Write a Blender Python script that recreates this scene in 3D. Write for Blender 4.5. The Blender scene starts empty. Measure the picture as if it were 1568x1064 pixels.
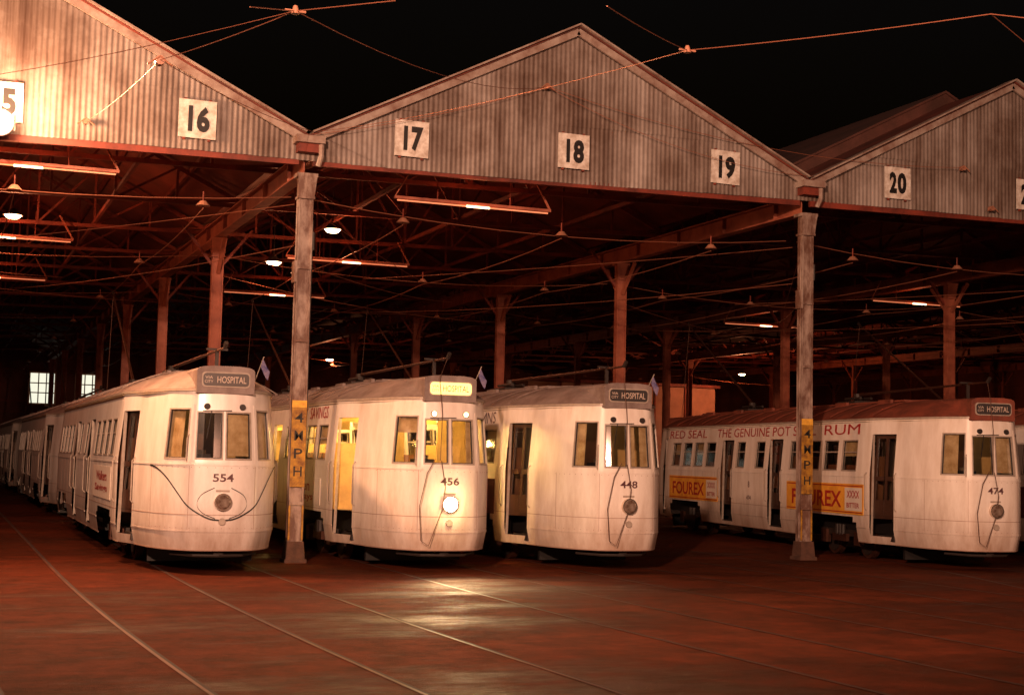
import bpy, math, random, bmesh
from mathutils import Vector, Matrix
random.seed(7)
scene=bpy.context.scene
scene.view_settings.view_transform='Standard'
scene.view_settings.look='None'
scene.view_settings.exposure=0
# ------------------------------------------------------------------ materials
def mat(name,col,rough=.5,metal=0.,var=0.,vscale=3.,col2=None,stretch=(1,1,1),bump=0.,bscale=20.,emit=None,estr=0.,spec=.5,p0=.35,p1=.62,grime=None,blot=None):
    m=bpy.data.materials.new(name); m.use_nodes=True
    nt=m.node_tree; b=nt.nodes['Principled BSDF']
    b.inputs['Base Color'].default_value=(*col,1)
    b.inputs['Roughness'].default_value=rough
    b.inputs['Metallic'].default_value=metal
    b.inputs['Specular IOR Level'].default_value=spec
    if var>0 or col2:
        tc=nt.nodes.new('ShaderNodeTexCoord'); mp=nt.nodes.new('ShaderNodeMapping')
        mp.inputs['Scale'].default_value=stretch
        nz=nt.nodes.new('ShaderNodeTexNoise'); nz.inputs['Scale'].default_value=vscale
        nz.inputs['Detail'].default_value=7; nz.inputs['Roughness'].default_value=.68
        nt.links.new(tc.outputs['Object'],mp.inputs['Vector']); nt.links.new(mp.outputs[0],nz.inputs['Vector'])
        cr=nt.nodes.new('ShaderNodeValToRGB')
        c2=col2 if col2 else tuple(c*(1-var) for c in col)
        cr.color_ramp.elements[0].position=p0; cr.color_ramp.elements[0].color=(*c2,1)
        cr.color_ramp.elements[1].position=p1; cr.color_ramp.elements[1].color=(*col,1)
        nt.links.new(nz.outputs['Fac'],cr.inputs['Fac']); out=cr.outputs[0]
        if blot:   # large stains
            n4=nt.nodes.new('ShaderNodeTexNoise'); n4.inputs['Scale'].default_value=blot; n4.inputs['Detail'].default_value=6; n4.inputs['Roughness'].default_value=.7
            nt.links.new(tc.outputs['Object'],n4.inputs['Vector'])
            c4=nt.nodes.new('ShaderNodeValToRGB'); c4.color_ramp.elements[0].position=.38; c4.color_ramp.elements[0].color=(.45,.36,.31,1); c4.color_ramp.elements[1].position=.62; c4.color_ramp.elements[1].color=(1,1,1,1)
            nt.links.new(n4.outputs['Fac'],c4.inputs[0])
            mm=nt.nodes.new('ShaderNodeMix'); mm.data_type='RGBA'; mm.blend_type='MULTIPLY'; mm.inputs[0].default_value=1
            nt.links.new(out,mm.inputs[6]); nt.links.new(c4.outputs[0],mm.inputs[7]); out=mm.outputs[2]
        if grime:  # road dirt thrown up on the lower panels
            sx=nt.nodes.new('ShaderNodeSeparateXYZ'); nt.links.new(tc.outputs['Object'],sx.inputs[0])
            n5=nt.nodes.new('ShaderNodeTexNoise'); n5.inputs['Scale'].default_value=2.2; n5.inputs['Detail'].default_value=8; n5.inputs['Roughness'].default_value=.75
            nt.links.new(mp.outputs[0],n5.inputs['Vector'])
            ma=nt.nodes.new('ShaderNodeMath'); ma.operation='MULTIPLY_ADD'; ma.inputs[1].default_value=1.3; nt.links.new(n5.outputs['Fac'],ma.inputs[0]); nt.links.new(sx.outputs['Z'],ma.inputs[2])
            c5=nt.nodes.new('ShaderNodeValToRGB'); c5.color_ramp.elements[0].position=.30; c5.color_ramp.elements[0].color=(*grime,1); c5.color_ramp.elements[1].position=.75; c5.color_ramp.elements[1].color=(1,1,1,1)
            md=nt.nodes.new('ShaderNodeMath'); md.operation='DIVIDE'; md.inputs[1].default_value=2.4; nt.links.new(ma.outputs[0],md.inputs[0]); nt.links.new(md.outputs[0],c5.inputs[0])
            mm=nt.nodes.new('ShaderNodeMix'); mm.data_type='RGBA'; mm.blend_type='MULTIPLY'; mm.inputs[0].default_value=1
            nt.links.new(out,mm.inputs[6]); nt.links.new(c5.outputs[0],mm.inputs[7]); out=mm.outputs[2]
        nt.links.new(out,b.inputs['Base Color'])
    if bump>0:
        tc=nt.nodes.new('ShaderNodeTexCoord')
        n2=nt.nodes.new('ShaderNodeTexNoise'); n2.inputs['Scale'].default_value=bscale; n2.inputs['Detail'].default_value=5
        nt.links.new(tc.outputs['Object'],n2.inputs['Vector'])
        bp=nt.nodes.new('ShaderNodeBump'); bp.inputs['Strength'].default_value=bump; bp.inputs['Distance'].default_value=.02
        nt.links.new(n2.outputs['Fac'],bp.inputs['Height']); nt.links.new(bp.outputs[0],b.inputs['Normal'])
    if emit:
        b.inputs['Emission Color'].default_value=(*emit,1); b.inputs['Emission Strength'].default_value=estr
    return m
def glassmat(name,tint=(.9,.9,.9),refl=.12):
    m=bpy.data.materials.new(name); m.use_nodes=True; nt=m.node_tree; nt.nodes.clear()
    o=nt.nodes.new('ShaderNodeOutputMaterial'); mx=nt.nodes.new('ShaderNodeMixShader')
    t=nt.nodes.new('ShaderNodeBsdfTransparent'); t.inputs[0].default_value=(*tint,1)
    g=nt.nodes.new('ShaderNodeBsdfGlossy'); g.inputs['Roughness'].default_value=.06
    mx.inputs[0].default_value=refl
    nt.links.new(t.outputs[0],mx.inputs[1]); nt.links.new(g.outputs[0],mx.inputs[2]); nt.links.new(mx.outputs[0],o.inputs[0])
    return m
M={}
M['body']=mat('tram_cream_paint',(.78,.73,.68),.38,col2=(.58,.50,.43),vscale=1.3,stretch=(2.2,2.2,.55),bump=.08,bscale=2.5,p0=.28,p1=.60,grime=(.46,.32,.25))
M['body_silver']=mat('tram_silver_paint',(.74,.71,.69),.34,.10,col2=(.57,.52,.48),vscale=1.3,stretch=(2.2,2.2,.55),bump=.08,bscale=2.5,p0=.28,p1=.60,grime=(.46,.33,.26))
M['roof']=mat('tram_roof_paint',(.25,.20,.185),.55,col2=(.14,.10,.09),vscale=3)
M['roof_red']=mat('tram_roof_red',(.24,.060,.035),.55,col2=(.12,.035,.022),vscale=3)
M['trim']=mat('window_frame',(.38,.32,.27),.45,var=.3,vscale=8)
M['dark']=mat('dark_metal',(.022,.014,.012),.6,var=.3,vscale=9)
M['black']=mat('black_paint',(.010,.008,.008),.55,var=.2)
M['leaf']=mat('folding_door_leaf',(.05,.022,.014),.4,var=.4,vscale=5)
M['grime']=mat('panel_seam',(.30,.19,.15),.7)
M['rail']=mat('polished_rail',(.10,.030,.015),.55,.35,var=.7,vscale=1.2)
M['groove']=mat('rail_groove',(.016,.004,.003),.85)
M['wheel']=mat('wheel_steel',(.09,.035,.022),.5,.6,var=.4,vscale=8)
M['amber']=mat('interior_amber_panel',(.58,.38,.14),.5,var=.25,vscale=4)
M['brown_in']=mat('interior_panel_shaded',(.16,.07,.03),.5,var=.3,vscale=4)
M['cream_in']=mat('interior_cream',(.70,.56,.32),.6,var=.1)
M['seat']=mat('seat_leather',(.14,.05,.02),.45,var=.3)
M['floor']=mat('tram_floor',(.08,.04,.03),.8,var=.2)
M['blind']=mat('window_blind',(.60,.47,.27),.7,col2=(.36,.24,.10),vscale=4)
M['chrome']=mat('chrome_ring',(.6,.5,.42),.2,.9)
M['lens_off']=mat('headlight_glass',(.45,.36,.30),.10,.5,col2=(.15,.08,.05),vscale=12)
M['lens_on']=mat('headlight_lit',(1,.9,.6),.3,emit=(1,.90,.66),estr=120)
M['dest_off']=mat('destination_blind',(.04,.035,.035),.35)
M['dest_on']=mat('destination_blind_lit',(1,.8,.4),.5,emit=(1,.56,.15),estr=1.9)
M['dest_txt']=mat('destination_letters',(.55,.45,.38),.5)
M['dest_txt_dk']=mat('destination_letters_dark',(.20,.04,.01),.5)
M['txt']=mat('lettering_dark',(.09,.035,.04),.5)
M['ad_y']=mat('advert_yellow',(.85,.42,.05),.45,col2=(.60,.27,.03),vscale=2.5)
M['ad_r']=mat('advert_red',(.42,.025,.02),.45,var=.3,vscale=6)
M['ad_w']=mat('advert_white',(.76,.68,.6),.5,var=.1)
M['ad_d']=mat('advert_dark',(.10,.025,.03),.5,var=.2)
M['marker_on']=mat('marker_lit',(1,.7,.3),.4,emit=(1,.62,.22),estr=16)
M['glass']=glassmat('tram_glass',(.82,.80,.76),.13)
M['conc']=mat('concrete',(.09,.040,.026),.85,var=.5,vscale=6,bump=.4)
M['steel_l']=mat('painted_steel_post',(.34,.26,.22),.55,col2=(.12,.06,.042),vscale=4,stretch=(1,1,.4),bump=.2,bscale=12,p0=.42,p1=.60)
M['steel_r']=mat('red_oxide_girder',(.36,.11,.06),.6,col2=(.19,.045,.026),vscale=2,bump=.1)
M['truss']=mat('red_oxide_truss',(.22,.036,.018),.65,col2=(.08,.014,.008),vscale=2)
M['rooft']=mat('roof_sheet',(.18,.034,.018),.7,col2=(.05,.011,.006),vscale=.5)
M['rooft_top']=mat('roof_sheet_weathered',(.10,.036,.026),.75,col2=(.05,.018,.012),vscale=1.0)
M['gable']=mat('corrugated_iron',(.35,.305,.28),.6,.1,col2=(.15,.10,.078),vscale=1.0,stretch=(3.6,1,.36),bump=.1,bscale=9,p0=.34,p1=.62,blot=.55)
M['fascia']=mat('fascia_board',(.36,.29,.25),.6,col2=(.18,.10,.075),vscale=2.5)
M['board']=mat('number_board_white',(.78,.75,.70),.5,col2=(.42,.34,.28),vscale=5)
M['ochre']=mat('post_warning_paint',(.42,.22,.02),.55,col2=(.15,.06,.01),vscale=9)
M['yellow']=mat('yellow_paint',(.80,.45,.05),.55,col2=(.45,.22,.03),vscale=9)
M['wall']=mat('back_wall_iron',(.20,.055,.032),.7,col2=(.09,.024,.015),vscale=.8,stretch=(1,1,.3))
M['cream_wall']=mat('cream_wall_paint',(.46,.25,.17),.7,var=.4,vscale=.7)
M['tube_dim']=mat('fluoro_dim',(.6,.3,.2),.5,emit=(1,.27,.11),estr=.7)
M['tube_hot']=mat('fluoro_hot',(1,.8,.6),.5,emit=(1,.62,.34),estr=9)
M['lamp_hot']=mat('lamp_hot',(1,.8,.6),.5,emit=(1,.66,.36),estr=30)
M['flood_hot']=mat('flood_hot',(1,.9,.8),.5,emit=(1,.80,.52),estr=200)
M['win_lit']=mat('lit_window_glass',(.8,.8,.7),.3,emit=(.95,.95,.76),estr=1.0)
M['wire']=mat('copper_wire',(.33,.12,.07),.45,.4)
M['ins']=mat('insulator_bell',(.36,.16,.10),.4,var=.3)
M['rope']=mat('trolley_rope',(.10,.05,.035),.9)
M['flag_r']=mat('flag_cloth',(.18,.15,.24),.8,col2=(.02,.025,.14),vscale=14)
# ------------------------------------------------------------------ mesh builder
class MB:
    def __init__(s): s.v=[];s.f=[];s.m=[];s.mats=[]
    def mi(s,k):
        if k not in s.mats: s.mats.append(k)
        return s.mats.index(k)
    def face(s,pts,k):
        n=len(s.v); s.v+= [tuple(p) for p in pts]; s.f.append(tuple(range(n,n+len(pts)))); s.m.append(s.mi(k))
    def hexa(s,a,k):
        n=len(s.v); s.v+=[tuple(p) for p in a]; i=s.mi(k)
        for q in ((0,3,2,1),(4,5,6,7),(0,1,5,4),(1,2,6,5),(2,3,7,6),(3,0,4,7)):
            s.f.append(tuple(n+j for j in q)); s.m.append(i)
    def box(s,x0,x1,y0,y1,z0,z1,k):
        s.hexa([(x0,y0,z0),(x1,y0,z0),(x1,y1,z0),(x0,y1,z0),(x0,y0,z1),(x1,y0,z1),(x1,y1,z1),(x0,y1,z1)],k)
    def beam(s,p,q,w,h,k):
        p=Vector(p);q=Vector(q);d=(q-p).normalized()
        up=Vector((0,0,1)) if abs(d.z)<.95 else Vector((0,1,0))
        r=d.cross(up).normalized(); u=r.cross(d).normalized()
        r=r*w/2;u=u*h/2
        s.hexa([p-r-u,p+r-u,q+r-u,q-r-u,p-r+u,p+r+u,q+r+u,q-r+u],k)
    def tube(s,pts,r,k,n=6,r2=None):
        pts=[Vector(p) for p in pts]; base=len(s.v); i=s.mi(k); N=len(pts)
        for j,p in enumerate(pts):
            d=(pts[min(j+1,N-1)]-pts[max(j-1,0)]).normalized()
            up=Vector((0,0,1)) if abs(d.z)<.95 else Vector((0,1,0))
            a=d.cross(up).normalized(); b=a.cross(d).normalized()
            rr=r if r2 is None else r+(r2-r)*j/(N-1)
            for t in range(n):
                an=2*math.pi*t/n; s.v.append(tuple(p+a*math.cos(an)*rr+b*math.sin(an)*rr))
        for j in range(N-1):
            for t in range(n):
                s.f.append((base+j*n+t,base+j*n+(t+1)%n,base+(j+1)*n+(t+1)%n,base+(j+1)*n+t)); s.m.append(i)
        s.f.append(tuple(base+t for t in range(n))[::-1]); s.m.append(i)
        s.f.append(tuple(base+(N-1)*n+t for t in range(n))); s.m.append(i)
    def cyl(s,p,q,r,k,n=20,r2=None): s.tube([p,q],r,k,n,r2)
    def obj(s,name,parent=None,smooth=None):
        me=bpy.data.meshes.new(name); me.from_pydata(s.v,[],s.f)
        for k in s.mats: me.materials.append(M[k])
        for p,i in zip(me.polygons,s.m): p.material_index=i
        bm=bmesh.new(); bm.from_mesh(me); bmesh.ops.remove_doubles(bm,verts=bm.verts,dist=.0004); bm.to_mesh(me); bm.free()
        if smooth:
            for p in me.polygons: p.use_smooth=True
            me.set_sharp_from_angle(angle=math.radians(smooth))
        me.update()
        o=bpy.data.objects.new(name,me); scene.collection.objects.link(o)
        if parent: o.parent=parent
        return o
def empty(name,loc=(0,0,0),rz=0):
    e=bpy.data.objects.new(name,None); e.location=loc; e.rotation_euler=(0,0,rz); scene.collection.objects.link(e); return e
_tc={}
def textmesh(t,bold=.0):
    if (t,bold) in _tc: return _tc[(t,bold)]
    c=bpy.data.curves.new('t','FONT'); c.body=t; c.size=1; c.offset=bold; c.resolution_u=3
    o=bpy.data.objects.new('t',c); scene.collection.objects.link(o)
    dg=bpy.context.evaluated_depsgraph_get(); me=bpy.data.meshes.new_from_object(o.evaluated_get(dg))
    vs=[(v.co.x,v.co.y) for v in me.vertices]; fs=[tuple(p.vertices) for p in me.polygons]
    bpy.data.objects.remove(o); bpy.data.meshes.remove(me)
    x0=min(v[0] for v in vs);x1=max(v[0] for v in vs);y0=min(v[1] for v in vs);y1=max(v[1] for v in vs)
    vs=[((a-x0)/(x1-x0)-.5,(b-y0)/(y1-y0)-.5) for a,b in vs]
    _tc[(t,bold)]=(vs,fs); return vs,fs
def addtext(mb,t,fn,w,h,k,bold=.0):
    vs,fs=textmesh(t,bold); n=len(mb.v); i=mb.mi(k)
    for a,b in vs: mb.v.append(tuple(fn(a*w,b*h)))
    for f in fs: mb.f.append(tuple(n+j for j in f)); mb.m.append(i)
def light(name,loc,e,col,r=.1,parent=None,kind='POINT',rot=None,spot=None,blend=.6):
    l=bpy.data.lights.new(name,kind); l.energy=e; l.color=col
    l.shadow_soft_size=r
    if spot: l.spot_size=math.radians(spot); l.spot_blend=blend
    o=bpy.data.objects.new(name,l); o.location=loc
    if rot: o.rotation_euler=rot
    scene.collection.objects.link(o)
    if parent: o.parent=parent
    return o
# ------------------------------------------------------------------ tram
CTRL=[(-.46,.12),(0,0),(.42,.055),(.62,.24),(.80,.52),(.92,.86),(1.00,1.22),(1.055,1.60),(1.25,2.35),(1.3,3.1)]
HALF=[]
for i in range(1,len(CTRL)-2):
    p0,p1,p2,p3=[Vector(c) for c in CTRL[i-1:i+3]]
    for q in range(3):
        t=q/3
        v=.5*((2*p1)+(p2-p0)*t+(2*p0-5*p1+4*p2-p3)*t*t+(3*p1-p0-3*p2+p3)*t**3)
        HALF.append((max(0,v.x),v.y))
HALF[0]=(0,0); HALF[1]=(.15,.004); HALF[2]=(.30,.02)
HALF.append((1.25,2.35))
def inset(z):
    if z>1.6: return .10*(z-1.6)/1.06
    if z<.62: return .05*(.62-z)/.28
    return 0
def tram(x,y,yaw=0,L=16.1,number='554',body='body',roof='roof',lit=0.,head=False,dest='HOSPITAL',letter=None,ads=None,wings=False,poles=(1,0),panes='a',sidenum=None,rope=True,flag=False,leaf=True,loop=0.):
    root=empty('tram',(x,y,0),yaw)
    pts=[(0,L)]+[(-u,L-v) for u,v in HALF[1:]]+[(-u,v) for u,v in HALF[::-1]]+[(u,v) for u,v in HALF[1:]]+[(u,L-v) for u,v in HALF[::-1]]
    cum=[0]
    for a,b in zip(pts,pts[1:]): cum.append(cum[-1]+math.dist(a,b))
    T=cum[-1]; n=len(pts)
    nr=[]
    for i in range(n):
        if i in(0,n-1): nr.append(Vector((0,1))); continue
        d1=(Vector(pts[i])-Vector(pts[i-1])).normalized(); d2=(Vector(pts[i+1])-Vector(pts[i])).normalized()
        d=(d1+d2).normalized(); nr.append(Vector((d.y,-d.x)))
    def pos(s,z,off=0):
        s=max(0,min(T,s)); i=0
        while i<n-2 and cum[i+1]<s: i+=1
        t=(s-cum[i])/(cum[i+1]-cum[i])
        p=Vector(pts[i]).lerp(Vector(pts[i+1]),t); nn=nr[i].lerp(nr[i+1],t).normalized()
        p=p-nn*(inset(z)+off)
        return Vector((p.x,p.y,z))
    SC=T/2
    def sy(yy,side):
        for i in range(0,n-1):
            a,b=pts[i],pts[i+1]
            if side<0 and a[0]<=0 and b[0]<=0 and a[1]>=yy>=b[1] and a[1]!=b[1]: return cum[i]+(cum[i+1]-cum[i])*(a[1]-yy)/(a[1]-b[1])
            if side>0 and a[0]>=0 and b[0]>=0 and a[1]<=yy<=b[1] and a[1]!=b[1]: return cum[i]+(cum[i+1]-cum[i])*(yy-a[1])/(b[1]-a[1])
    O=[]
    for sg in(-1,1):
        for a0,a1 in((.035,.40),(.56,.98)):
            q=sorted((SC+sg*a0,SC+sg*a1)); O.append((q[0],q[1],1.66,2.32 if a0<.1 else 2.36,'win'))
        q=(.035,.40) if sg>0 else (T-.40,T-.035); O.append((*q,1.66,2.32,'win'))
        q=(.56,.98) if sg>0 else (T-.98,T-.56); O.append((*q,1.66,2.36,'win'))
        def rr(y0,y1): 
            return sorted((sy(y0,sg),sy(y1,sg)))
        for y0,y1 in((1.64,2.26),(L-2.26,L-1.64)): O.append((*rr(y0,y1),.48,2.36,'door'))
        for y0,y1 in((6.30,7.0),(L-7.0,L-6.30)): O.append((*rr(y0,y1),.42,2.30,'door'))
        O.append((*rr(7.25,7.72),1.68,2.24,'win')); O.append((*rr(L-7.72,L-7.25),1.68,2.24,'win'))
        for g in(0,1):
            for j in range(4):
                y0=2.80+j*.82; y1=y0+.60
                if g: y0,y1=L-y1,L-y0
                O.append((*rr(y0,y1),1.68,2.24,'win'))
        for y0,y1 in((2.75,4.95),(L-4.95,L-2.75)):
            O.append((*rr(y0,y1),.30,.70,'truck')); O.append((*rr(y0+.15,y1-.15),.70,.80,'truck'))
    S=sorted(set([round(c,5) for c in cum]+[round(o[k],5) for o in O for k in(0,1)]))
    Z=sorted(set([.34,.62,1.58,1.6,2.66]+[o[k] for o in O for k in(2,3) if o[k]>.34]))
    mb=MB()
    for i in range(len(S)-1):
        sm=(S[i]+S[i+1])/2
        for j in range(len(Z)-1):
            zm=(Z[j]+Z[j+1])/2
            if any(o[0]<sm<o[1] and o[2]<zm<o[3] for o in O): continue
            mb.face([pos(S[i],Z[j]),pos(S[i+1],Z[j]),pos(S[i+1],Z[j+1]),pos(S[i],Z[j+1])],body)
    def strip(mb,s0,s1,z0,z1,o0,o1,k):
        b=[s0]+[s for s in S if s0+.004<s<s1-.004]+[s1]
        for a,c in zip(b,b[1:]):
            mb.hexa([pos(a,z0,o1),pos(a,z0,o0),pos(c,z0,o0),pos(c,z0,o1),pos(a,z1,o1),pos(a,z1,o0),pos(c,z1,o0),pos(c,z1,o1)],k)
    mb.obj('body_shell',root,32)
    mb=MB()
    for s0,s1,z0,z1,ty in O:
        if ty=='truck': continue
        dp=.05
        z0c=max(z0,.34)
        mb.face([pos(s0,z0c),pos(s0,z1),pos(s0,z1,dp),pos(s0,z0c,dp)],'trim')
        mb.face([pos(s1,z0c),pos(s1,z1),pos(s1,z1,dp),pos(s1,z0c,dp)],'trim')
        strip(mb,s0,s1,z1-.004,z1+.002,.002,dp,'trim')
        if ty=='win': strip(mb,s0,s1,z0-.002,z0+.004,.002,dp,'trim')
        if ty=='door' and leaf:
            m=(s0+s1)/2; d0,d1=.085,.105
            for a,b in((s0,s0+.05),(m-.035,m+.035),(s1-.05,s1)): strip(mb,a,b,.80,z1,d0,d1,'leaf')
            for c,d in((.80,1.15),(1.50,1.58),(z1-.08,z1)): strip(mb,s0+.05,m-.035,c,d,d0+.002,d1,'leaf'); strip(mb,m+.035,s1-.05,c,d,d0+.002,d1,'leaf')
            for a,b in((s0+.05,m-.035),(m+.035,s1-.05)): mb.face([pos(a,1.15,.095),pos(b,1.15,.095),pos(b,z1,.095),pos(a,z1,.095)],'glass')
            strip(mb,s0,s1,1.14,z1,.30,.31,'black')  # black sheet behind the door glass, standing in for the dark interior
    mb.obj('door_and_window_reveals',root)
    tr=MB(); gl=MB()
    for s0,s1,z0,z1,ty in O:
        if ty=='win':
            w=.020
            strip(tr,s0-w,s0,z0-w,z1+w,-.006,.003,'trim'); strip(tr,s1,s1+w,z0-w,z1+w,-.006,.003,'trim')
            strip(tr,s0,s1,z1,z1+w,-.006,.003,'trim'); strip(tr,s0,s1,z0-w,z0,-.009,.003,'trim')
            for c0,c1 in((s0,s0+.012),(s1-.012,s1)): strip(tr,c0,c1,z0,z1,.016,.034,'black')
            for c0,c1 in((z0,z0+.012),(z1-.012,z1)): strip(tr,s0+.012,s1-.012,c0,c1,.016,.034,'black')
            zz=z0+(z1-z0)*.62
            if abs((s0+s1)/2-SC)>1.2 and min(s0,T-s1)>1.2: strip(tr,s0+.013,s1-.013,zz-.012,zz+.012,.022,.040,'trim')
            b=[s0]+[s for s in S if s0+.004<s<s1-.004]+[s1]
            for a,c in zip(b,b[1:]): gl.face([pos(a,z0,.030),pos(c,z0,.030),pos(c,z1,.030),pos(a,z1,.030)],'glass')
    segs=[]; cur=0
    doors=sorted([(o[0],o[1]) for o in O if o[4]=='door'])
    for a,b in doors+[(T,T)]:
        if a-cur>.05: segs.append((cur+.004,a-.004))
        cur=b
    for a,b in segs:
        strip(tr,a,b,1.555,1.580,-.009,.004,body); strip(tr,a,b,.848,.856,-.004,.004,'grime')
    low=sorted([(o[0],o[1]) for o in O if o[4]=='door' or (o[4]=='truck' and o[2]<.5)]); cur=0
    for a,b in low+[(T,T)]:
        if a-cur>.05: strip(tr,cur+.004,a-.004,.600,.622,-.008,.004,body); strip(tr,cur+.004,a-.004,.335,.35,-.006,.006,'grime')
        cur=b
    strip(tr,.002,T-.002,2.630,2.662,-.024,.004,'trim')
    for a in(-.49,.49,-1.35,1.35): strip(tr,SC+a-.003,SC+a+.003,.64,1.55,-.002,.001,'grime')
    for a in(-.49,.49): strip(tr,SC+a-.010,SC+a+.010,1.60,2.44,-.007,.001,body)
    for sg in(-1,1):
        for yy in(3.6,4.4,5.2,5.8,10.2,11,11.8,12.6): 
            s=sy(yy,sg); strip(tr,s-.003,s+.003,.87,1.55,-.002,.001,'grime')
        for yy in(1.57,2.34,6.22,7.07,L-6.22,L-7.07):
            s=sy(yy,sg); tr.tube([pos(s,.95,-.01),pos(s,1.0,-.05),pos(s,1.6,-.05),pos(s,1.65,-.01)],.011,'trim')
    for zc in(1.53,.66):
        for q in range(-12,13):
            p=pos(SC+q*.115,zc); nn=(pos(SC+q*.115,zc,-.1)-p).normalized(); tr.cyl(p,p+nn*.004,.006,'grime',6)
    c=pos(SC,1.04)
    tr.cyl((0,c.y+.02,1.04),(0,c.y-.06,1.04),.125,'chrome',28); 
    tr.cyl((0,c.y-.06,1.04),(0,c.y-.078,1.04),.108,'lens_on' if head else 'lens_off',28,r2=.085)
    for a in(-.27,.27):
        c=pos(SC+a,2.41); tr.cyl(c+Vector((0,.01,0)),c+Vector((0,-.03,0)),.045,'black',16)
        tr.cyl(c+Vector((0,-.03,0)),c+Vector((0,-.036,0)),.036,'marker_on' if head else 'dark',16)
    tr.cyl(pos(SC,.76,.01),pos(SC,.76,-.035),.05,'trim',16)
    tr.beam(pos(SC-.33,2.345,-.02),pos(SC+.10,2.355,-.02),.012,.012,'black')
    tr.beam(pos(SC-.2,2.34,-.02),pos(SC-.26,1.95,-.012),.008,.012,'black')
    tr.tube([pos(SC-.52,1.62,-.05),pos(SC-.52,1.95,-.07),pos(SC-.52,2.0,-.02)],.010,'trim')
    tr.box(-.10,.10,.0,.03,1.18,1.21,'trim')
    if wings:
        def wing(P,w):
            for sg in(-1,1):
                Q=[Vector(p) for p in P]; R=[]
                for i in range(len(Q)-1):
                    a0=Q[max(0,i-1)];a1=Q[i];a2=Q[i+1];a3=Q[min(len(Q)-1,i+2)]
                    for h in range(4):
                        t=h/4; R.append(.5*((2*a1)+(a2-a0)*t+(2*a0-5*a1+4*a2-a3)*t*t+(3*a1-a0-3*a2+a3)*t**3))
                R.append(Q[-1])
                ps=[pos(SC+sg*a,z,-.008) for a,z in R]
                for a,b in zip(ps,ps[1:]):
                    u=Vector((0,0,w)); o=Vector((0,.008,0))
                    tr.hexa([a-u,a-u+o,b-u+o,b-u,a+u,a+u+o,b+u+o,b+u],'black')
        wing([(1.40,1.55),(1.15,1.50),(.92,1.38),(.70,1.18),(.50,.98),(.32,.86),(.16,.79),(0,.775)],.012)
        wing([(.12,1.24),(.30,1.14),(.36,1.0),(.28,.88),(.10,.80)],.006)
    tr.obj('trim',root)
    gl.obj('window_glass',root)
    rf=MB(); ts=[0,.02,.06,.12,.2,.32,.48,.68,.88,1.0]
    def rp(s,t):
        b=pos(s,2.66,-.02); sp=Vector((0,max(1.5,min(L-1.5,b.y)),0))
        return Vector((b.x*(1-t),b.y+(sp.y-b.y)*t,2.665+.36*(1-(1-t)**2.3)))
    for i in range(len(S)-1):
        for j in range(len(ts)-1):
            rf.face([rp(S[i],ts[j]),rp(S[i+1],ts[j]),rp(S[i+1],ts[j+1]),rp(S[i],ts[j+1])],roof)
    rf.box(-.34,.34,2.6,L-2.6,3.012,3.045,roof)
    for q in range(6): rf.box(-.42,-.36,3.0+q*1.9,3.5+q*1.9,2.98,3.06,roof); rf.box(.36,.42,3.0+q*1.9,3.5+q*1.9,2.98,3.06,roof)
    for yy in [2.2+.9*k for k in range(int((L-4.4)/.9)+1)]:
        ps=[]
        for t in(.05,.2,.5,.9): ps.append(Vector((-1.27*(1-t),yy,2.672+.36*(1-(1-t)**2.3))))
        ps+= [Vector((-p.x,p.y,p.z)) for p in ps[::-1]]
        rf.tube(ps,.010,roof,4)
    rf.obj('roof',root,35)
    db=MB()
    for e in(0,1):
        fy=(lambda v:v) if e==0 else (lambda v:L-v)
        prof=[(-.42,2.60),(.42,2.60),(.42,2.93),(.40,2.96),(.34,2.985),(.2,3.0),(-.2,3.0),(-.34,2.985),(-.40,2.96),(-.42,2.93)]
        A=[(a,fy(.07),b) for a,b in prof]; B=[(a,fy(1.5),b) for a,b in prof]
        db.face(A,roof)
        for i in range(len(prof)):
            j=(i+1)%len(prof); db.face([A[i],A[j],B[j],B[i]],roof)
        def rrect(w,h,zc,yv,k,d):
            P=[]
            rad=min(.05,h*.4)
            for cx,cz,a0 in((w/2-rad,h/2-rad,0),(-w/2+rad,h/2-rad,90),(-w/2+rad,-h/2+rad,180),(w/2-rad,-h/2+rad,270)):
                for q in(0,30,60,90):
                    an=math.radians(a0+q); P.append((cx+rad*math.cos(an),zc+cz+rad*math.sin(an)))
            F=[(a,fy(yv),b) for a,b in P]; G=[(a,fy(yv+d),b) for a,b in P]
            db.face(F,k)
            for i in range(len(P)): j=(i+1)%len(P); db.face([F[i],F[j],G[j],G[i]],k)
        rrect(.70,.22,2.80,.055,'trim',.03)
        rrect(.665,.185,2.80,.050,'dest_on' if head and e==0 else 'dest_off',.02)
        if e==0 and dest:
            kk='dest_txt_dk' if head else 'dest_txt'
            addtext(db,dest,lambda a,b:(a+.08,.047,2.80+b),.42,.095,kk,.0)
            addtext(db,'VIA',lambda a,b:(a-.25,.047,2.83+b),.11,.04,kk,.0); addtext(db,'CITY',lambda a,b:(a-.25,.047,2.77+b),.12,.04,kk,.0)
    db.obj('destination_box',root)
    it=MB()
    def ring(z,k):
        it.face([(p[0]*.95,(p[1]-L/2)*.985+L/2,z) for p in pts[:-1]],k)
    ring(.86,'floor'); ring(2.60,'cream_in')
    for yy in(1.50,L-1.50):
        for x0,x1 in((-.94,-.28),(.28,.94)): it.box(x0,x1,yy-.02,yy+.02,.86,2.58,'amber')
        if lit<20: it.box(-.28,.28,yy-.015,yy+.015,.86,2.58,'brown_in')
    pk='amber' if lit>20 else 'brown_in'  # unlit trams get a darker panel colour, interior shade put into the paint
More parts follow.
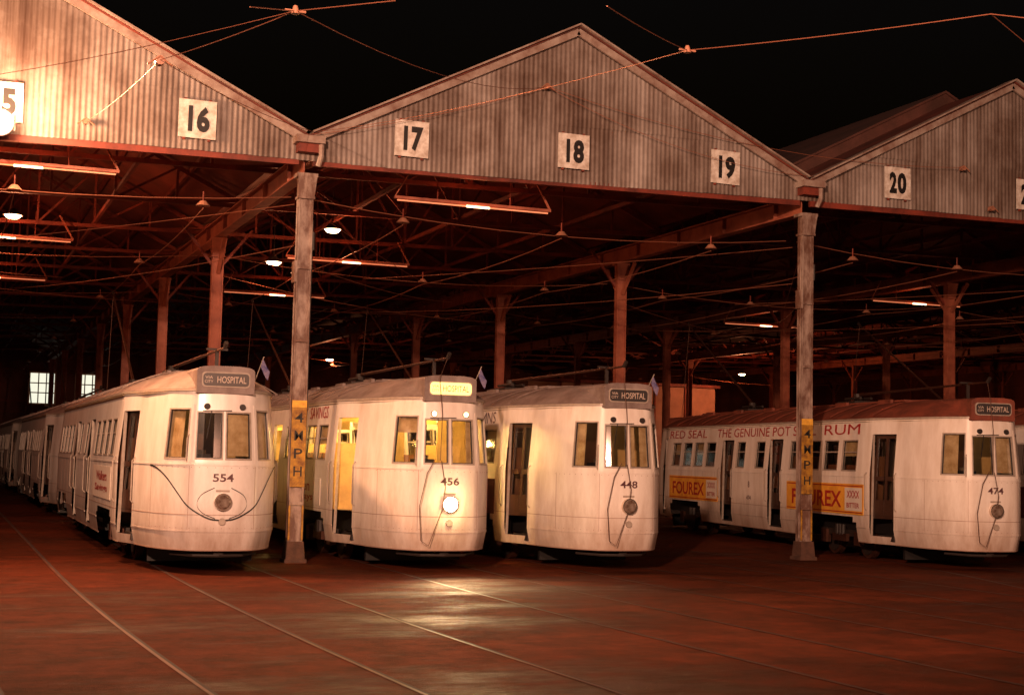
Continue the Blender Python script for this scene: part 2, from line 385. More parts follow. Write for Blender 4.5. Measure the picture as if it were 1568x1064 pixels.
    for yy in(2.45,L-2.45,6.15,L-6.15):
        for x0,x1 in((-1.17,-.32),(.32,1.17)): it.box(x0,x1,yy-.02,yy+.02,.86,1.95,pk); it.box(x0+.05*(x0<0),x1-.05*(x0>0),yy-.012,yy+.012,2.3,2.58,pk)
        for xx in(-.32,.32): it.cyl((xx,yy,.86),(xx,yy,2.6),.018,'chrome',8)
    yy=2.9
    while yy<L-2.8:
        if not(5.9<yy<L-5.9):
            for x0,x1 in((-1.15,-.30),(.30,1.15)):
                it.box(x0,x1,yy,yy+.42,1.18,1.30,'seat'); it.box(x0,x1,yy+.42,yy+.50,1.18,1.78,'seat')
        yy+=.80
    it.box(-.42,-.12,.42,.70,.86,1.72,'dark'); it.cyl((-.27,.55,1.72),(-.27,.55,1.78),.10,'chrome',12)
    it.cyl((.18,.55,.86),(.18,.55,1.62),.03,'dark',8); it.tube([(.02,.55,1.62),(.34,.55,1.66)],.015,'chrome')
    def bl(a0,a1,z0,z1): strip(it,SC+a0,SC+a1,z0,z1,.055,.062,'blind')
    if panes=='a': bl(-.99,-.70,1.66,2.36); bl(.06,.40,1.70,2.32); bl(.58,.98,1.68,2.36)
    elif panes=='b': bl(-.99,-.56,1.95,2.36); bl(.05,.40,1.66,2.32); bl(.6,.98,1.66,2.36)
    elif panes=='c': bl(-.99,-.56,2.12,2.36); bl(.3,.40,1.66,2.32)
    elif panes=='d': bl(-.99,-.80,1.66,2.36); bl(.05,.14,1.66,2.32); bl(.24,.40,1.66,2.32)
    for yy in(3.2,4.8,L-3.2,L-4.8):
        for sg in(-1,1):
            s=sy(yy,sg); 
            if random.random()<.6: strip(it,s-.3,s+.3,1.95,2.26,.055,.062,'blind')
    it.obj('interior',root)
    un=MB()
    un.box(-.85,.85,1.5,L-1.5,.50,.84,'black')
    un.box(-1.0,1.0,6.2,L-6.2,.30,.52,'black')
    for sg in(-1,1):
        for yy in(1.95,L-1.95): 
            x0,x1=sorted((sg*.62,sg*1.06)); un.box(x0,x1,yy-.31,yy+.31,.40,.50,'dark')
        for yy in(6.65,L-6.65):
            x0,x1=sorted((sg*.62,sg*1.20)); un.box(x0,x1,yy-.34,yy+.34,.36,.44,'dark')
        for c in(3.85,L-3.85):
            un.box(*sorted((sg*.93,sg*1.0)),c-1.0,c+1.0,.40,.52,'dark')
            un.box(*sorted((sg*1.0,sg*1.07)),c-.3,c+.3,.30,.44,'wheel')
            for d in(-.12,.0,.12): un.cyl((sg*1.04,c+d,.42),(sg*1.04,c+d,.62),.05,'dark',8)
            for w in(-.72,.72):
                un.cyl((sg*.70,c+w,.34),(sg*.82,c+w,.34),.34,'wheel',24)
                un.cyl((sg*.82,c+w,.34),(sg*.84,c+w,.34),.27,'dark',24)
                un.box(*sorted((sg*.95,sg*1.06)),c+w-.11,c+w+.11,.24,.50,'wheel')
    for e in(0,1):
        f=(lambda v:v) if e==0 else (lambda v:L-v)
        y0,y1=sorted((f(1.7),f(1.78))); un.box(-.8,.8,y0,y1,.08,.50,'black')
        y0,y1=sorted((f(.18),f(.9))); un.box(-.07,.07,y0,y1,.28,.36,'dark')
        q=[(-.62,.62,.27),(-.35,.25,.26),(0,.15,.26),(.35,.25,.26),(.62,.62,.27)]
        un.tube([(a,f(b),c) for a,b,c in q],.022,'dark')
    un.obj('undercarriage',root)
    lt=MB()
    addtext(lt,number,lambda a,b:pos(SC+a,1.385+b,-.006),.30,.115,'txt',.02)
    for sg in(-1,1):
        if sidenum:
            s=sy(L/2,sg); addtext(lt,sidenum,lambda a,b:pos(s+a,1.0+b,-.006),.26,.10,'txt',.01); addtext(lt,'8',lambda a,b:pos(s+a,1.30+b,-.006),.09,.14,'txt',.01)
        if letter:
            for t,y0,y1,k in letter:
                a0,a1=sorted((sy(y0,sg),sy(y1,sg))); m=(a0+a1)/2
                addtext(lt,t,lambda a,b:pos(m+a,2.465+b,-.008),a1-a0,.20,k,.0)
        if ads:
            for y0,y1,z0,z1,bk,tx,tk in ads:
                a0,a1=sorted((sy(y0,sg),sy(y1,sg))); m=(a0+a1)/2
                strip(lt,a0,a1,z0,z1,-.012,-.003,bk)
                if bk=='ad_y':
                    strip(lt,a0+.03,a1-.03,z1-.05,z1-.03,-.015,-.0125,'ad_r'); strip(lt,a0+.03,a1-.03,z0+.03,z0+.05,-.015,-.0125,'ad_r')
                    strip(lt,a0+(a1-a0)*.78,a1-.05,z0+.07,z1-.07,-.014,-.0125,'ad_w')
                for q,(t,fx,fz,fw,fh) in enumerate(tx):
                    cs=a0+(a1-a0)*fx; cz=z0+(z1-z0)*fz
                    addtext(lt,t,lambda a,b:pos(cs+a,cz+b,-.016-.0012*q),(a1-a0)*fw,(z1-z0)*fh,tk,.02)
    lt.obj('lettering',root)
    tp=MB()
    for e in(0,1):
        by=5.2 if e==0 else L-5.2; dr=-1 if e==0 else 1
        tp.box(-.28,.28,by-.4,by+.4,3.05,3.10,'dark'); tp.cyl((0,by,3.1),(0,by,3.26),.09,'dark',10)
        for sx in(-.12,.12): tp.tube([(sx,by-.35,3.16),(sx,by+.35,3.16)],.03,'dark',6)
        up=poles[e]
        tip=(0,by+dr*(4.6),5.55) if up else (0,by+dr*(4.95),3.28)
        tp.tube([(0,by,3.24),tip],.032,'wheel',6,r2=.018)
        if not up: tp.beam((0,by+dr*4.3,3.0),(0,by+dr*4.3,3.30),.05,.04,'dark'); tp.box(-.16,.16,by+dr*4.3-.02,by+dr*4.3+.02,3.28,3.31,'dark')
        tp.tube([tip,(tip[0],tip[1]+dr*.08,tip[2]+.07)],.035,'dark',6)
        if e==0 and rope:
            q=loop
            tp.tube([Vector(tip),Vector((.15+q,-.01,2.95)),Vector((.22+q,.02,2.4)),Vector((.2+q,.0,1.7))],.006,'rope',5)
            lp=[(.20,-.05,1.7),(.27,-.06,1.3),(.23,-.05,.95),(.10,-.06,.62),(.02,-.07,.42),(-.10,-.06,.50),(-.13,-.04,1.0),(-.02,-.04,1.5),(.1,-.05,1.72)]
            tp.tube([(a+q,b+.06*(q>0),c) for a,b,c in lp],.007,'rope',5)
        if e==1: tp.tube([tip,(0,L-.05,2.95),(0,L+.05,1.5)],.007,'rope',5)
    tp.obj('trolley_poles',root)
    if flag:
        fl=MB(); fl.tube([(.5,.6,2.75),(.60,.35,3.18)],.007,'trim',5)
        for i in range(5):
            a=i*.022; b=a+.022
            fl.face([(.59+a,.37,3.16-.05*math.sin(a*18)-a*1.4),(.59+b,.37,3.16-.05*math.sin(b*18)-b*1.4),(.565+b,.385,3.03-.05*math.sin(b*18)-b*1.4),(.565+a,.385,3.03-.05*math.sin(a*18)-a*1.4)],'flag_r')
        fl.obj('flag',root)
    if lit>20:
        for yy in(.9,2.0,3.4,5.2,L/2,L-5.2,L-3.4):
            light('saloon_lamp',(0,yy,2.42),lit*(.35 if yy<1 else 1),(1,.62,.18),.08,root)
    elif lit>0:
        for yy in(.9,L/2-2): light('saloon_lamp',(0,yy,2.42),lit,(1,.62,.25),.08,root)
    if head:
        light('headlight_beam',(0,-.20,1.04),420,(1,.62,.28),.10,root,'SPOT',(math.radians(82),0,math.radians(180)),110)
        light('headlight_halo_fill',(0,-.20,1.04),18,(1,.66,.28),.09,root)  # added point light brightening the nose around the lens, in place of bloom
    return root
four=[('FOUREX',.41,.48,.66,.55),('XXXX',.88,.66,.15,.24),('BITTER',.88,.3,.15,.16)]
tram(3.88,21.0,0,number='554',body='body_silver',wings=True,lit=3,panes='a',poles=(0,1),ads=[(2.9,5.6,.95,1.48,'ad_w',[('Walkers',.5,.7,.6,.3),('Savings',.5,.3,.7,.28)],'ad_r')],flag=True,rope=False)
tram(3.85,37.9,0,number='537',body='body_silver',lit=2,wings=True,poles=(0,1),panes='b')
tram(3.80,54.8,0,number='541',body='body',lit=2,poles=(0,1),panes='b')
tram(7.30,20.9,0,number='456',lit=140,head=True,panes='c',poles=(0,1),leaf=False,letter=[('SECURITY  SAVINGS',2.9,5.8,'ad_r')],ads=[(3.0,5.4,.9,1.35,'body',[('Golden',.4,.7,.6,.4),('Days',.6,.25,.4,.35)],'ad_r')],flag=True,loop=-.36)
tram(10.28,20.8,0,number='448',roof='roof',lit=3,panes='d',poles=(0,1),letter=[('COLUMNS',2.9,4.6,'txt')],ads=[(2.7,5.0,.80,1.40,'ad_d',[('Made',.5,.72,.6,.3),('TO LAST',.5,.28,.7,.3)],'ad_w')],flag=True,loop=-.26)
tram(17.09,20.3,math.radians(-8.6),number='474',roof='roof_red',lit=3,panes='a',poles=(0,1),sidenum='474',loop=-.25,
  letter=[('RUM',2.75,4.3,'ad_r'),('THE GENUINE POT STILL',4.7,10.2,'ad_r'),('RED SEAL',10.9,13.6,'ad_r')],
  ads=[(2.45,5.95,.84,1.42,'ad_y',four,'ad_r'),(9.95,13.4,.84,1.42,'ad_y',four,'ad_r')])
tram(20.7,17.4,math.radians(-8.6),number='422',roof='roof_red',lit=2,panes='b',poles=(0,1),letter=[('CONCRETE PIPES',2.6,5.8,'ad_r')],ads=[(2.45,5.95,.80,1.42,'ad_d',[('HUMES',.5,.7,.8,.3),('ARE RELIABLE',.5,.28,.9,.3)],'ad_w')])
# ------------------------------------------------------------------ depot
W=9.68; X0=-4.2; NG=6; YF=23.3; YB=82
xs=[X0+W*i for i in range(NG+1)]
def zb(x): return 6.60+.0150*(x-5.48)
depot=empty('tram_depot_shed')
def rake(i,x):
    xm=xs[i]+W/2; t=1-abs(x-xm)/(W/2)
    return zb(x)+.30+t*2.40
g=MB()
step=.0165
for i in range(NG):
    N=int(W/step)
    for row in(0,1):
        prev=None
        for j in range(N+1):
            x=xs[i]+W*j/N; sh=int(x/.76); zt=rake(i,x); lap=zb(x)+1.02+.02*math.sin(sh*7.3)
            jag=.025*math.sin(sh*12.9+1)
            a,b=(zb(x)+jag*(row==0),min(zt,lap)) if row==0 else (min(zt,lap-.03),zt)
            yy=YF+.007*math.sin(2*math.pi*x/.088)-(.012 if row else 0)+.012*math.sin(x*1.3+row)+.004*math.sin(sh*5.1)
            cur=((x,yy,a),(x,yy,b))
            if prev and b-a>.001: g.face([prev[0],cur[0],cur[1],prev[1]],'gable')
            prev=cur
g.obj('gable_corrugated_sheets',depot,70)
fb=MB()
for i in range(NG):
    xm=xs[i]+W/2
    for a,b in((xs[i]+.05,xm),(xm,xs[i+1]-.05)):
        fb.beam((a,YF-.09,rake(i,a)+.02),(b,YF-.09,rake(i,b)+.02),.05,.16,'fascia')
        fb.beam((a,YF-.05,rake(i,a)+.12),(b,YF-.05,rake(i,b)+.12),.34,.03,'fascia')
    fb.beam((xs[i]+.12,YF+.06,zb(xs[i])-.02),(xs[i+1]-.12,YF+.06,zb(xs[i+1])-.02),.08,.12,'truss')
for x in xs: 
    fb.box(x-.24,x+.24,YF-.30,YF+.4,zb(x)+.24,zb(x)+.36,'fascia'); fb.box(x-.18,x+.18,YF-.2,YF+.3,zb(x)+.10,zb(x)+.24,'truss')
    fb.tube([(x+.2,YF-.2,zb(x)+.24),(x+.2,YF-.2,zb(x)+.05),(x+.17,YF-.12,zb(x)-.1)],.045,'fascia',8)
fb.obj('fascia_boards',depot)
rf=MB()
for i in range(NG):
    xm=xs[i]+W/2
    for a,b in((xs[i],xm),(xm,xs[i+1])):
        za,zc=rake(i,a)+.10,rake(i,b)+.10
        rf.hexa([(a,YF-.15,za-.03),(b,YF-.15,zc-.03),(b,YB,zc-.03),(a,YB,za-.03),(a,YF-.15,za),(b,YF-.15,zc),(b,YB,zc),(a,YB,za)],'rooft')
i=2; xm=xs[i]+W/2
for a,b in((xm-4.6,xm),(xm,xm+4.6)):
    za=rake(i,a)+.40; zc=rake(i,b)+.40
    rf.hexa([(a,YF+2,za-.05),(b,YF+2,zc-.05),(b,YB,zc-.05),(a,YB,za-.05),(a,YF+2,za),(b,YF+2,zc),(b,YB,zc),(a,YB,za)],'rooft_top')
    rf.face([(a,YF+2.05,rake(i,a)+.1),(b,YF+2.05,rake(i,b)+.1),(b,YF+2.05,zc-.02),(a,YF+2.05,za-.02)],'rooft_top')
rf.box(xm-4.58,xm-4.52,YF+2.1,YB-.1,rake(i,xm-4.6)+.11,rake(i,xm-4.6)+.38,'rooft_top')
rf.obj('roof_sheets',depot)
ps=MB(); gi=MB()
BAY=8.0; ny=8
for xi,x in enumerate(xs):
    for k in range(ny):
        y=YF+BAY*k
        if y>YB: continue
        kf='steel_l' if k==0 else 'steel_r'
        zt=zb(x)-.30
        for sx in(-.108,.108): ps.box(x+sx-.014,x+sx+.014,y-.085,y+.085,.30,zt,kf)
        ps.box(x-.094,x+.094,y-.052,y-.030,.30,zt,kf)
        ps.box(x-.18,x+.18,y-.18,y+.18,-.02,.06,'conc')
        ps.hexa([(x-.155,y-.155,.06),(x+.155,y-.155,.06),(x+.155,y+.155,.06),(x-.155,y+.155,.06),(x-.135,y-.13,.34),(x+.135,y-.13,.34),(x+.135,y+.13,.34),(x-.135,y+.13,.34)],'conc')
        ps.box(x-.17,x+.17,y-.15,y+.15,zt,zt+.06,kf)
        ps.box(x-.14,x+.14,y-.12,y+.12,zt-.36,zt-.32,kf)
        ps.hexa([(x-.13,y-.115,zt-.32),(x+.13,y-.115,zt-.32),(x+.13,y-.095,zt-.32),(x-.13,y-.095,zt-.32),(x-.16,y-.145,zt),(x+.16,y-.145,zt),(x+.16,y-.125,zt),(x-.16,y-.125,zt)],kf)
        if k==0:
            ps.box(x-.165,x-.122,y-.12,y+.08,zt-1.75,zt-1.40,kf); ps.cyl((x+.15,y-.05,zt-1.2),(x+.15,y-.05,zt-.9),.03,'dark',8)
            for zz in(.95,3.6,4.8): ps.box(x-.122,x+.122,y-.097,y-.087,zz-.025,zz+.025,kf)
            ps.box(x-.122,x+.122,y-.105,y-.0975,1.22,2.503,'ochre')
            ps.box(x-.122,x+.122,y-.105,y-.0975,2.506,2.62,'yellow')
            for sx in(-.108,.108): ps.box(x+sx-.015,x+sx+.015,y-.098,y-.0855,.36,.92,'ochre')
            for q,t in enumerate(['4','M','P','H']):
                addtext(ps,t,lambda a,b,zc=2.34-q*.29:(x+a,y-.110,zc+b),.14,.16,'black',.01)
            ps.tube([(x-.14,y-.06,.4),(x-.14,y-.06,zt-.5)],.012,kf,6)
            ps.tube([(x+.135,y-.05,.4),(x+.14,y-.05,zt-.7)],.008,'dark',5)
        for sg in(-1,1):
            if k>0: ps.beam((x,y+sg*.1,zt-.7),(x,y+sg*.75,zt-.02),.07,.06,'steel_r')
            if k>0: ps.beam((x+sg*.12,y+.05,zt-.5),(x+sg*.75,y+.05,zt+.30),.06,.06,'truss')
    z=zb(x)
    gi.box(x-.11,x+.11,YF+.15,YB,z-.24,z-.21,'steel_r'); gi.box(x-.012,x+.012,YF+.15,YB,z-.21,z+.10,'steel_r'); gi.box(x-.11,x+.11,YF+.15,YB,z+.10,z+.13,'steel_r')
    yy=YF+1
    while yy<YB: 
        for sg in(-1,1): gi.box(x+sg*.05-.04,x+sg*.05+.04,yy-.01,yy+.01,z-.21,z+.10,'steel_r')
        yy+=2
ps.obj('posts',depot); gi.obj('girders',depot)
tr=MB()
for i in range(NG):
    a,b=xs[i],xs[i+1]; xm=(a+b)/2
    y=YF+2
    while y<YB-1:
        z0=zb(a)+.16; z1=zb(b)+.16
        T8=[q/8 for q in range(9)]
        B=[Vector((a+(b-a)*t,y,z0+(z1-z0)*t)) for t in T8]
        Tt=[Vector((a+(b-a)*t,y,rake(i,a+(b-a)*t)-.04)) for t in T8]
        tr.beam(B[0],B[-1],.08,.08,'truss'); tr.beam(Tt[0],Tt[4],.08,.09,'truss'); tr.beam(Tt[4],Tt[8],.08,.09,'truss')
        for q in range(1,8): tr.beam(B[q],Tt[q],.045,.05,'truss')
        for q in(0,1,2,3): tr.beam(B[q+1],Tt[q],.045,.045,'truss'); tr.beam(B[7-q],Tt[8-q],.045,.045,'truss')
        y+=4
    for t in(.1,.22,.34,.45,.55,.66,.78,.9):
        x=a+(b-a)*t; z=rake(i,x)+.02; tr.beam((x,YF+.1,z),(x,YB,z),.07,.09,'truss')
    for t in(.25,.5,.75): 
        x=a+(b-a)*t; z=zb(x)+.24; tr.beam((x,YF+.1,z),(x,YB,z),.06,.08,'truss')
tr.obj('roof_trusses',depot)
wl=MB()
wl.box(xs[0]-8,xs[-1],YB+.05,YB+.2,0,zb(20)+3,'wall')
wl.box(xs[-1],xs[-1]+.15,YF,YB+.2,0,9,'wall')
wl.box(xs[0]-.15,xs[0],YF+1,YB+.2,0,8,'wall')
x=xs[0]
while x<xs[-1]: wl.beam((x,YB-.03,0),(x,YB-.03,7.2),.10,.08,'truss'); x+=2.42
for z in(1.5,3.6,4.2,5.9): wl.box(xs[0],xs[-1],YB-.06,YB+.04,z,z+.10,'truss')
for cx in(5.2,7.6):
    wl.box(cx-.72,cx+.72,YB-.14,YB-.10,4.05,5.85,'cream_wall')
    wl.box(cx-.62,cx+.62,YB-.16,YB-.145,4.15,5.75,'win_lit')
    for q in(-.2,.2): wl.box(cx+q-.03,cx+q+.03,YB-.19,YB-.165,4.15,5.75,'cream_wall')
    for q in(4.7,5.22): wl.box(cx-.62,cx+.62,YB-.200,YB-.192,q-.03,q+.03,'cream_wall')
wl.obj('walls',depot)
of=MB(); of.box(27.0,37.5,66,69,0,5.6,'cream_wall'); of.box(26.8,37.7,65.8,69.2,5.6,5.75,'truss')
for q in range(1,6): of.box(27.0+q*1.75-.04,27.0+q*1.75+.04,65.94,65.995,0,5.6,'truss')
of.obj('office_room',depot)
for num,x in((15,.70),(16,3.66),(17,7.27),(18,10.28),(19,13.36),(20,17.20),(21,20.40),(22,23.4)):
    s=MB(); z=zb(x)+.50+(.04 if num==18 else 0); yy=YF-.075
    r=empty('track_number_sign',(x,yy,z)); r.rotation_euler=(0,math.radians(random.uniform(-1.2,1.2)),0)
    s.box(-.30,.30,-.012,.012,-.31,.31,'board')
    d=str(num)
    addtext(s,d[0],lambda a,b:(a-.115,-.020,b),.07 if d[0]=='1' else .17,.42,'black',.05)
    addtext(s,d[1],lambda a,b:(a+.09,-.020,b),(.08 if d[1]=='1' else .21),.42,'black',.05)
    s.obj('board',r)
    for q in(-.2,.2):
        h=MB(); h.box(q-.02,q+.02,.013,.05,-.34,.34,'truss'); h.obj('bracket',r)
for xe in(2.6,10.35,26.6):
    for y in((24.4,33,41) if xe<15 else (33,41)):
        r=empty('fluorescent_light',(xe-1.5,y,6.30)); s=MB()
        s.box(-1.5,1.5,-.04,.04,0,.05,'steel_r'); s.cyl((-1.45,0,-.022),(1.45,0,-.022),.014,'tube_dim',8)
        s.cyl((-.15,0,-.024),(.30,0,-.024),.017,'tube_hot',8)
        s.tube([(1.5,0,.03),(1.2,0,.55)],.022,'steel_r',5); s.tube([(-1.5,0,.03),(-1.2,0,.55)],.010,'steel_r',5)
        s.tube([(.7,0,.05),(.7,0,.60)],.010,'truss',5); s.tube([(-.7,0,.05),(-.7,0,.60)],.010,'truss',5)
        s.obj('fitting',r)
        light('tube_glow',(0,0,-.12),(66 if xe<5 else 32) if xe<15 else 18,(1,.22,.08),.3,r)
for x,y,z,e in((7.6,29.7,6.5,90),(6.9,32.2,6.05,50),(1.25,31.2,6.5,170),(16.3,63.5,6.0,110),(37.2,62.8,6.2,480)):
    r=empty('pendant_lamp',(x,y,z)); s=MB()
    s.cyl((0,0,0),(0,0,.14),.20,'dark',16,r2=.06); s.tube([(0,0,.14),(0,0,.9)],.012,'dark',5)
    s.cyl((0,0,-.06),(0,0,-.004),.11,'lamp_hot',16,r2=.17); s.obj('shade_and_bulb',r)
    light('bulb_light',(0,0,-.2),e,(1,.30,.12),.12,r)
r=empty('flood_lamp',(.66,YF-.55,6.60)); s=MB()
s.cyl((0,.10,.02),(0,-.12,-.02),.10,'dark',24,r2=.20); s.cyl((0,-.121,-.02),(0,-.17,-.03),.18,'flood_hot',24,r2=.10); s.beam((0,.1,.02),(0,.5,.1),.05,.05,'dark'); s.box(-.22,-.20,-.06,.02,-.12,.12,'dark'); s.box(.20,.22,-.06,.02,-.12,.12,'dark'); s.obj('lamp_head',r)
light('flood_beam',(0,-.35,-.1),3200,(1,.42,.18),.2,r,'SPOT',(math.radians(50),0,math.radians(180)),150)
light('flood_spill',(0,-.6,.0),1150,(1,.50,.26),.25,r)
# ------------------------------------------------------------------ wires
tracks=[.95,3.88,7.30,10.28,13.34]
w=MB()
def sag(a,b,d=.15,n=10): 
    a=Vector(a);b=Vector(b); return [a.lerp(b,t/n)-Vector((0,0,d*4*(t/n)*(1-t/n))) for t in range(n+1)]
for x in tracks+[16.5,19,22.5,25.5,29,32]:
    y=YF+.4
    while y<YB-4: w.tube(sag((x,y,5.72),(x,y+8,5.72),.10,6),.009,'wire',4); y+=8
for i in range(NG):
    for k in range(0,6):
        y=YF+.5+8*k; w.tube(sag((xs[i]+.12,y,6.05),(xs[i+1]-.12,y,6.05),.28,8),.007,'wire',4)
    w.tube(sag((xs[i]+.1,YF+.3,5.9),(xs[i]+W*.5,YF+8.4,5.75),.05,6),.006,'wire',4)
    w.tube(sag((xs[i+1]-.1,YF+.3,5.9),(xs[i]+W*.35,YF+8.4,5.75),.05,6),.006,'wire',4)
    w.tube(sag((xs[i+1]-.1,YF+.3,5.2),(xs[i]+W*.5,YF+16.4,5.75),.15,6),.007,'wire',4)
    w.tube(sag((xs[i]+.1,YF+.3,4.9),(xs[i]+W*.7,YF+12,5.75),.12,6),.006,'wire',4)
    w.tube(sag((xs[i]+.1,YF+8.3,5.6),(xs[i+1]-.1,YF+16,5.7),.2,6),.007,'wire',4)
for a,b,d in [((1.93,23.2,6.84),(2.0,15.3,5.85),.05),((2.0,15.3,5.85),(2.66,11.9,5.50),.02),((2.66,11.9,5.5),(9.7,23.2,8.3),.25),
   ((6.69,12.4,5.8),(8.13,9.7,5.6),.02),((6.69,12.4,5.8),(5.6,23.1,7.05),.1),((6.69,12.4,5.8),(4.25,9.07,4.95),.02),
   ((2.66,11.9,5.5),(3.15,10.6,5.28),.0),((2.66,11.9,5.5),(2.1,11.0,5.2),.0),((2.66,11.9,5.5),(-1.0,23.1,7.0),.1),
   ((2.0,15.3,5.85),(5.5,23.1,7.05),.08),((9.7,23.15,8.3),(18.7,23.1,7.7),.35),((8.13,9.7,5.6),(9.2,9.3,5.5),.0),((8.13,9.7,5.6),(9.0,10.2,5.55),.0),
   ((9.7,23.15,8.3),(5.55,23.1,7.0),.1),((15.2,23.1,7.2),(9.7,23.15,8.3),.3)]:
    near=min(a[1],b[1])<14
    w.tube(sag(a,b,d),.0042 if near else .005,'wire',5)
for c in((2.66,11.9,5.5),(6.69,12.4,5.8)):
    w.cyl((c[0],c[1],c[2]-.025),(c[0],c[1],c[2]+.045),.038,'ins',12,r2=.018); w.tube([(c[0]-.09,c[1],c[2]),(c[0]+.09,c[1],c[2])],.011,'ins',6)
for c in((1.93,23.1,6.84),(9.7,23.1,8.3),(18.7,23.1,7.7),(2.0,15.3,5.85),(19.4,23.1,6.95)):
    w.tube([(c[0]-.13,c[1],c[2]-.06),(c[0],c[1],c[2]+.04),(c[0]+.13,c[1],c[2]-.06)],.012,'ins',6); w.cyl(c,(c[0],c[1]+.1,c[2]),.05,'ins',10)
w.obj('overhead_wires')
b=MB()
for x in tracks+[16.5,19,22.5,25.5,29,32]:
    y=YF+.4
    while y<YB-4:
        b.cyl((x,y,5.76),(x,y,5.84),.12,'ins',12,r2=.05); b.tube([(x,y,5.84),(x,y,6.0)],.012,'truss',5); y+=8
b.obj('wire_hangers',depot)
# ------------------------------------------------------------------ ground and rails
gm=bpy.data.materials.new('yard_asphalt'); gm.use_nodes=True; nt=gm.node_tree; bs=nt.nodes['Principled BSDF']
tc=nt.nodes.new('ShaderNodeTexCoord')
def nz(sc,det=6,ro=.6,vec=None):
    q=nt.nodes.new('ShaderNodeTexNoise'); q.inputs['Scale'].default_value=sc; q.inputs['Detail'].default_value=det; q.inputs['Roughness'].default_value=ro
    nt.links.new(vec or tc.outputs['Object'],q.inputs['Vector']); return q
def ramp(src,p0,c0,p1,c1):
    c=nt.nodes.new('ShaderNodeValToRGB'); c.color_ramp.elements[0].position=p0; c.color_ramp.elements[0].color=(*c0,1); c.color_ramp.elements[1].position=p1; c.color_ramp.elements[1].color=(*c1,1)
    nt.links.new(src,c.inputs[0]); return c
mp=nt.nodes.new('ShaderNodeMapping'); mp.inputs['Scale'].default_value=(.45,1.0,1); mp.inputs['Rotation'].default_value=(0,0,-.38); nt.links.new(tc.outputs['Object'],mp.inputs['Vector'])
n1=nz(.42,10,.72,mp.outputs[0]); n2=nz(2.2,11,.80); n3=nz(60,4,.7)
c1=ramp(n1.outputs['Fac'],.40,(.034,.0052,.0022),.62,(.115,.0195,.0075))
c2=ramp(n2.outputs['Fac'],.38,(.45,.45,.45),.64,(1.30,1.30,1.30))
mx=nt.nodes.new('ShaderNodeMix'); mx.data_type='RGBA'; mx.blend_type='MULTIPLY'; mx.inputs[0].default_value=1
nt.links.new(c1.outputs[0],mx.inputs[6]); nt.links.new(c2.outputs[0],mx.inputs[7]); nt.links.new(mx.outputs[2],bs.inputs['Base Color'])
r1=ramp(n1.outputs['Fac'],.38,(.48,)*3,.52,(.88,)*3); nt.links.new(r1.outputs[0],bs.inputs['Roughness'])
bs.inputs['Specular IOR Level'].default_value=.24
bs.inputs['Specular Tint'].default_value=(1,.52,.30,1)
bp=nt.nodes.new('ShaderNodeBump'); bp.inputs['Strength'].default_value=1.0; bp.inputs['Distance'].default_value=.026
ad=nt.nodes.new('ShaderNodeMath'); ad.operation='ADD'; nt.links.new(n3.outputs['Fac'],ad.inputs[0]); nt.links.new(n2.outputs['Fac'],ad.inputs[1])
nt.links.new(ad.outputs[0],bp.inputs['Height']); nt.links.new(bp.outputs[0],bs.inputs['Normal'])
M['ground']=gm
q=MB(); q.face([(-300,-300,0),(300,-300,0),(300,400,0),(-300,400,0)],'ground'); q.obj('ground')
rl=MB()
def railpath(P):
    for off in(-.7175,.7175):
        L_=[]
        for i,p in enumerate(P):
            a=Vector(P[max(0,i-1)]);c=Vector(P[min(len(P)-1,i+1)]); d=(c-a).normalized(); nn=Vector((d.y,-d.x)); L_.append((Vector(p)+nn*off,nn))
        for (p,n_),(r_,m_) in zip(L_,L_[1:]):
            rl.face([(*(p-n_*.016),.006),(*(p+n_*.016),.006),(*(r_+m_*.016),.006),(*(r_-m_*.016),.006)],'rail')
            rl.face([(*(p-n_*.050),.004),(*(p-n_*.017),.004),(*(r_-m_*.017),.004),(*(r_-m_*.050),.004)],'groove')
for x in tracks:
    P=[(x,80),(x,30),(x,22)]+[(x+.0022*t*t,22-t) for t in range(1,28)]
    railpath(P)
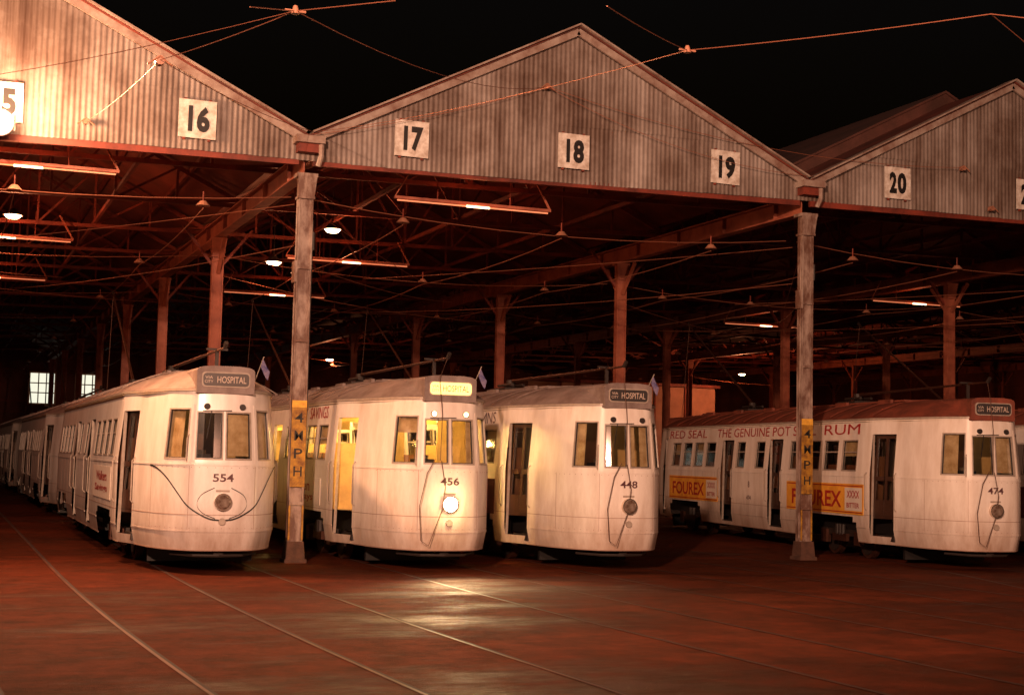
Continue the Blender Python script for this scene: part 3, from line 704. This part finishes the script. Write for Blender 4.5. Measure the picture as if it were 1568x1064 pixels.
for x,y in((17.09,20.3),(20.7,17.4)):
    d=Vector((math.sin(math.radians(8.6)),math.cos(math.radians(8.6))))
    P=[tuple(Vector((x,y))+d*50)]+[tuple(Vector((x,y))+d*(5-t)-Vector((.012*t*t,0))*(t>0)) for t in range(0,28)]
    railpath(P)
rl.obj('tram_tracks')
# ------------------------------------------------------------------ added key and fill spots on unseen poles behind the camera, and sky
def unseen_pole(x,y,h,e,aim,col,sp,bl):
    r=empty('unseen_light_pole',(x,y,0)); s=MB(); s.tube([(0,0,0),(0,0,h)],.12,'steel_l',10,r2=.07)  # pole and lamp head added out of view to carry the spot
    d=(Vector(aim)-Vector((x,y,h))).normalized(); p=Vector((0,0,h)); s.cyl(p,p+d*.25,.12,'dark',16,r2=.24); s.cyl(p+d*.252,p+d*.262,.22,'lamp_hot',16); s.obj('pole_and_lamp',r)
    o=light('flood_beam',tuple(p+d*.45),e,col,.25,r,'SPOT',None,sp,bl); o.rotation_euler=d.to_track_quat('-Z','Y').to_euler()
unseen_pole(-4,-1,8,31000,(10.5,25,6.5),(1,.54,.345),68,.5)
unseen_pole(6,-7,7,9000,(12,24,4.5),(1,.48,.30),58,.5)  # weaker, redder fill spot, added from behind the camera
w_=bpy.data.worlds.new('World'); scene.world=w_; w_.use_nodes=True
nt=w_.node_tree; bg=nt.nodes['Background']; sk=nt.nodes.new('ShaderNodeTexSky'); sk.sky_type='NISHITA'; sk.sun_disc=False
sk.sun_elevation=math.radians(-4.2); sk.sun_rotation=math.radians(200); bg.inputs[1].default_value=.25
nt.links.new(sk.outputs[0],bg.inputs[0])
# ------------------------------------------------------------------ camera
cam=bpy.data.cameras.new('camera'); cam.lens=50.9; cam.sensor_width=36; cam.clip_end=1000
co=bpy.data.objects.new('camera',cam); scene.collection.objects.link(co)
co.matrix_world=Matrix.Translation((0,0,1.76))@Matrix.Rotation(math.radians(-21.58),4,'Z')@Matrix.Rotation(math.radians(94.37),4,'X')@Matrix.Rotation(math.radians(1.3),4,'Z')
scene.camera=co
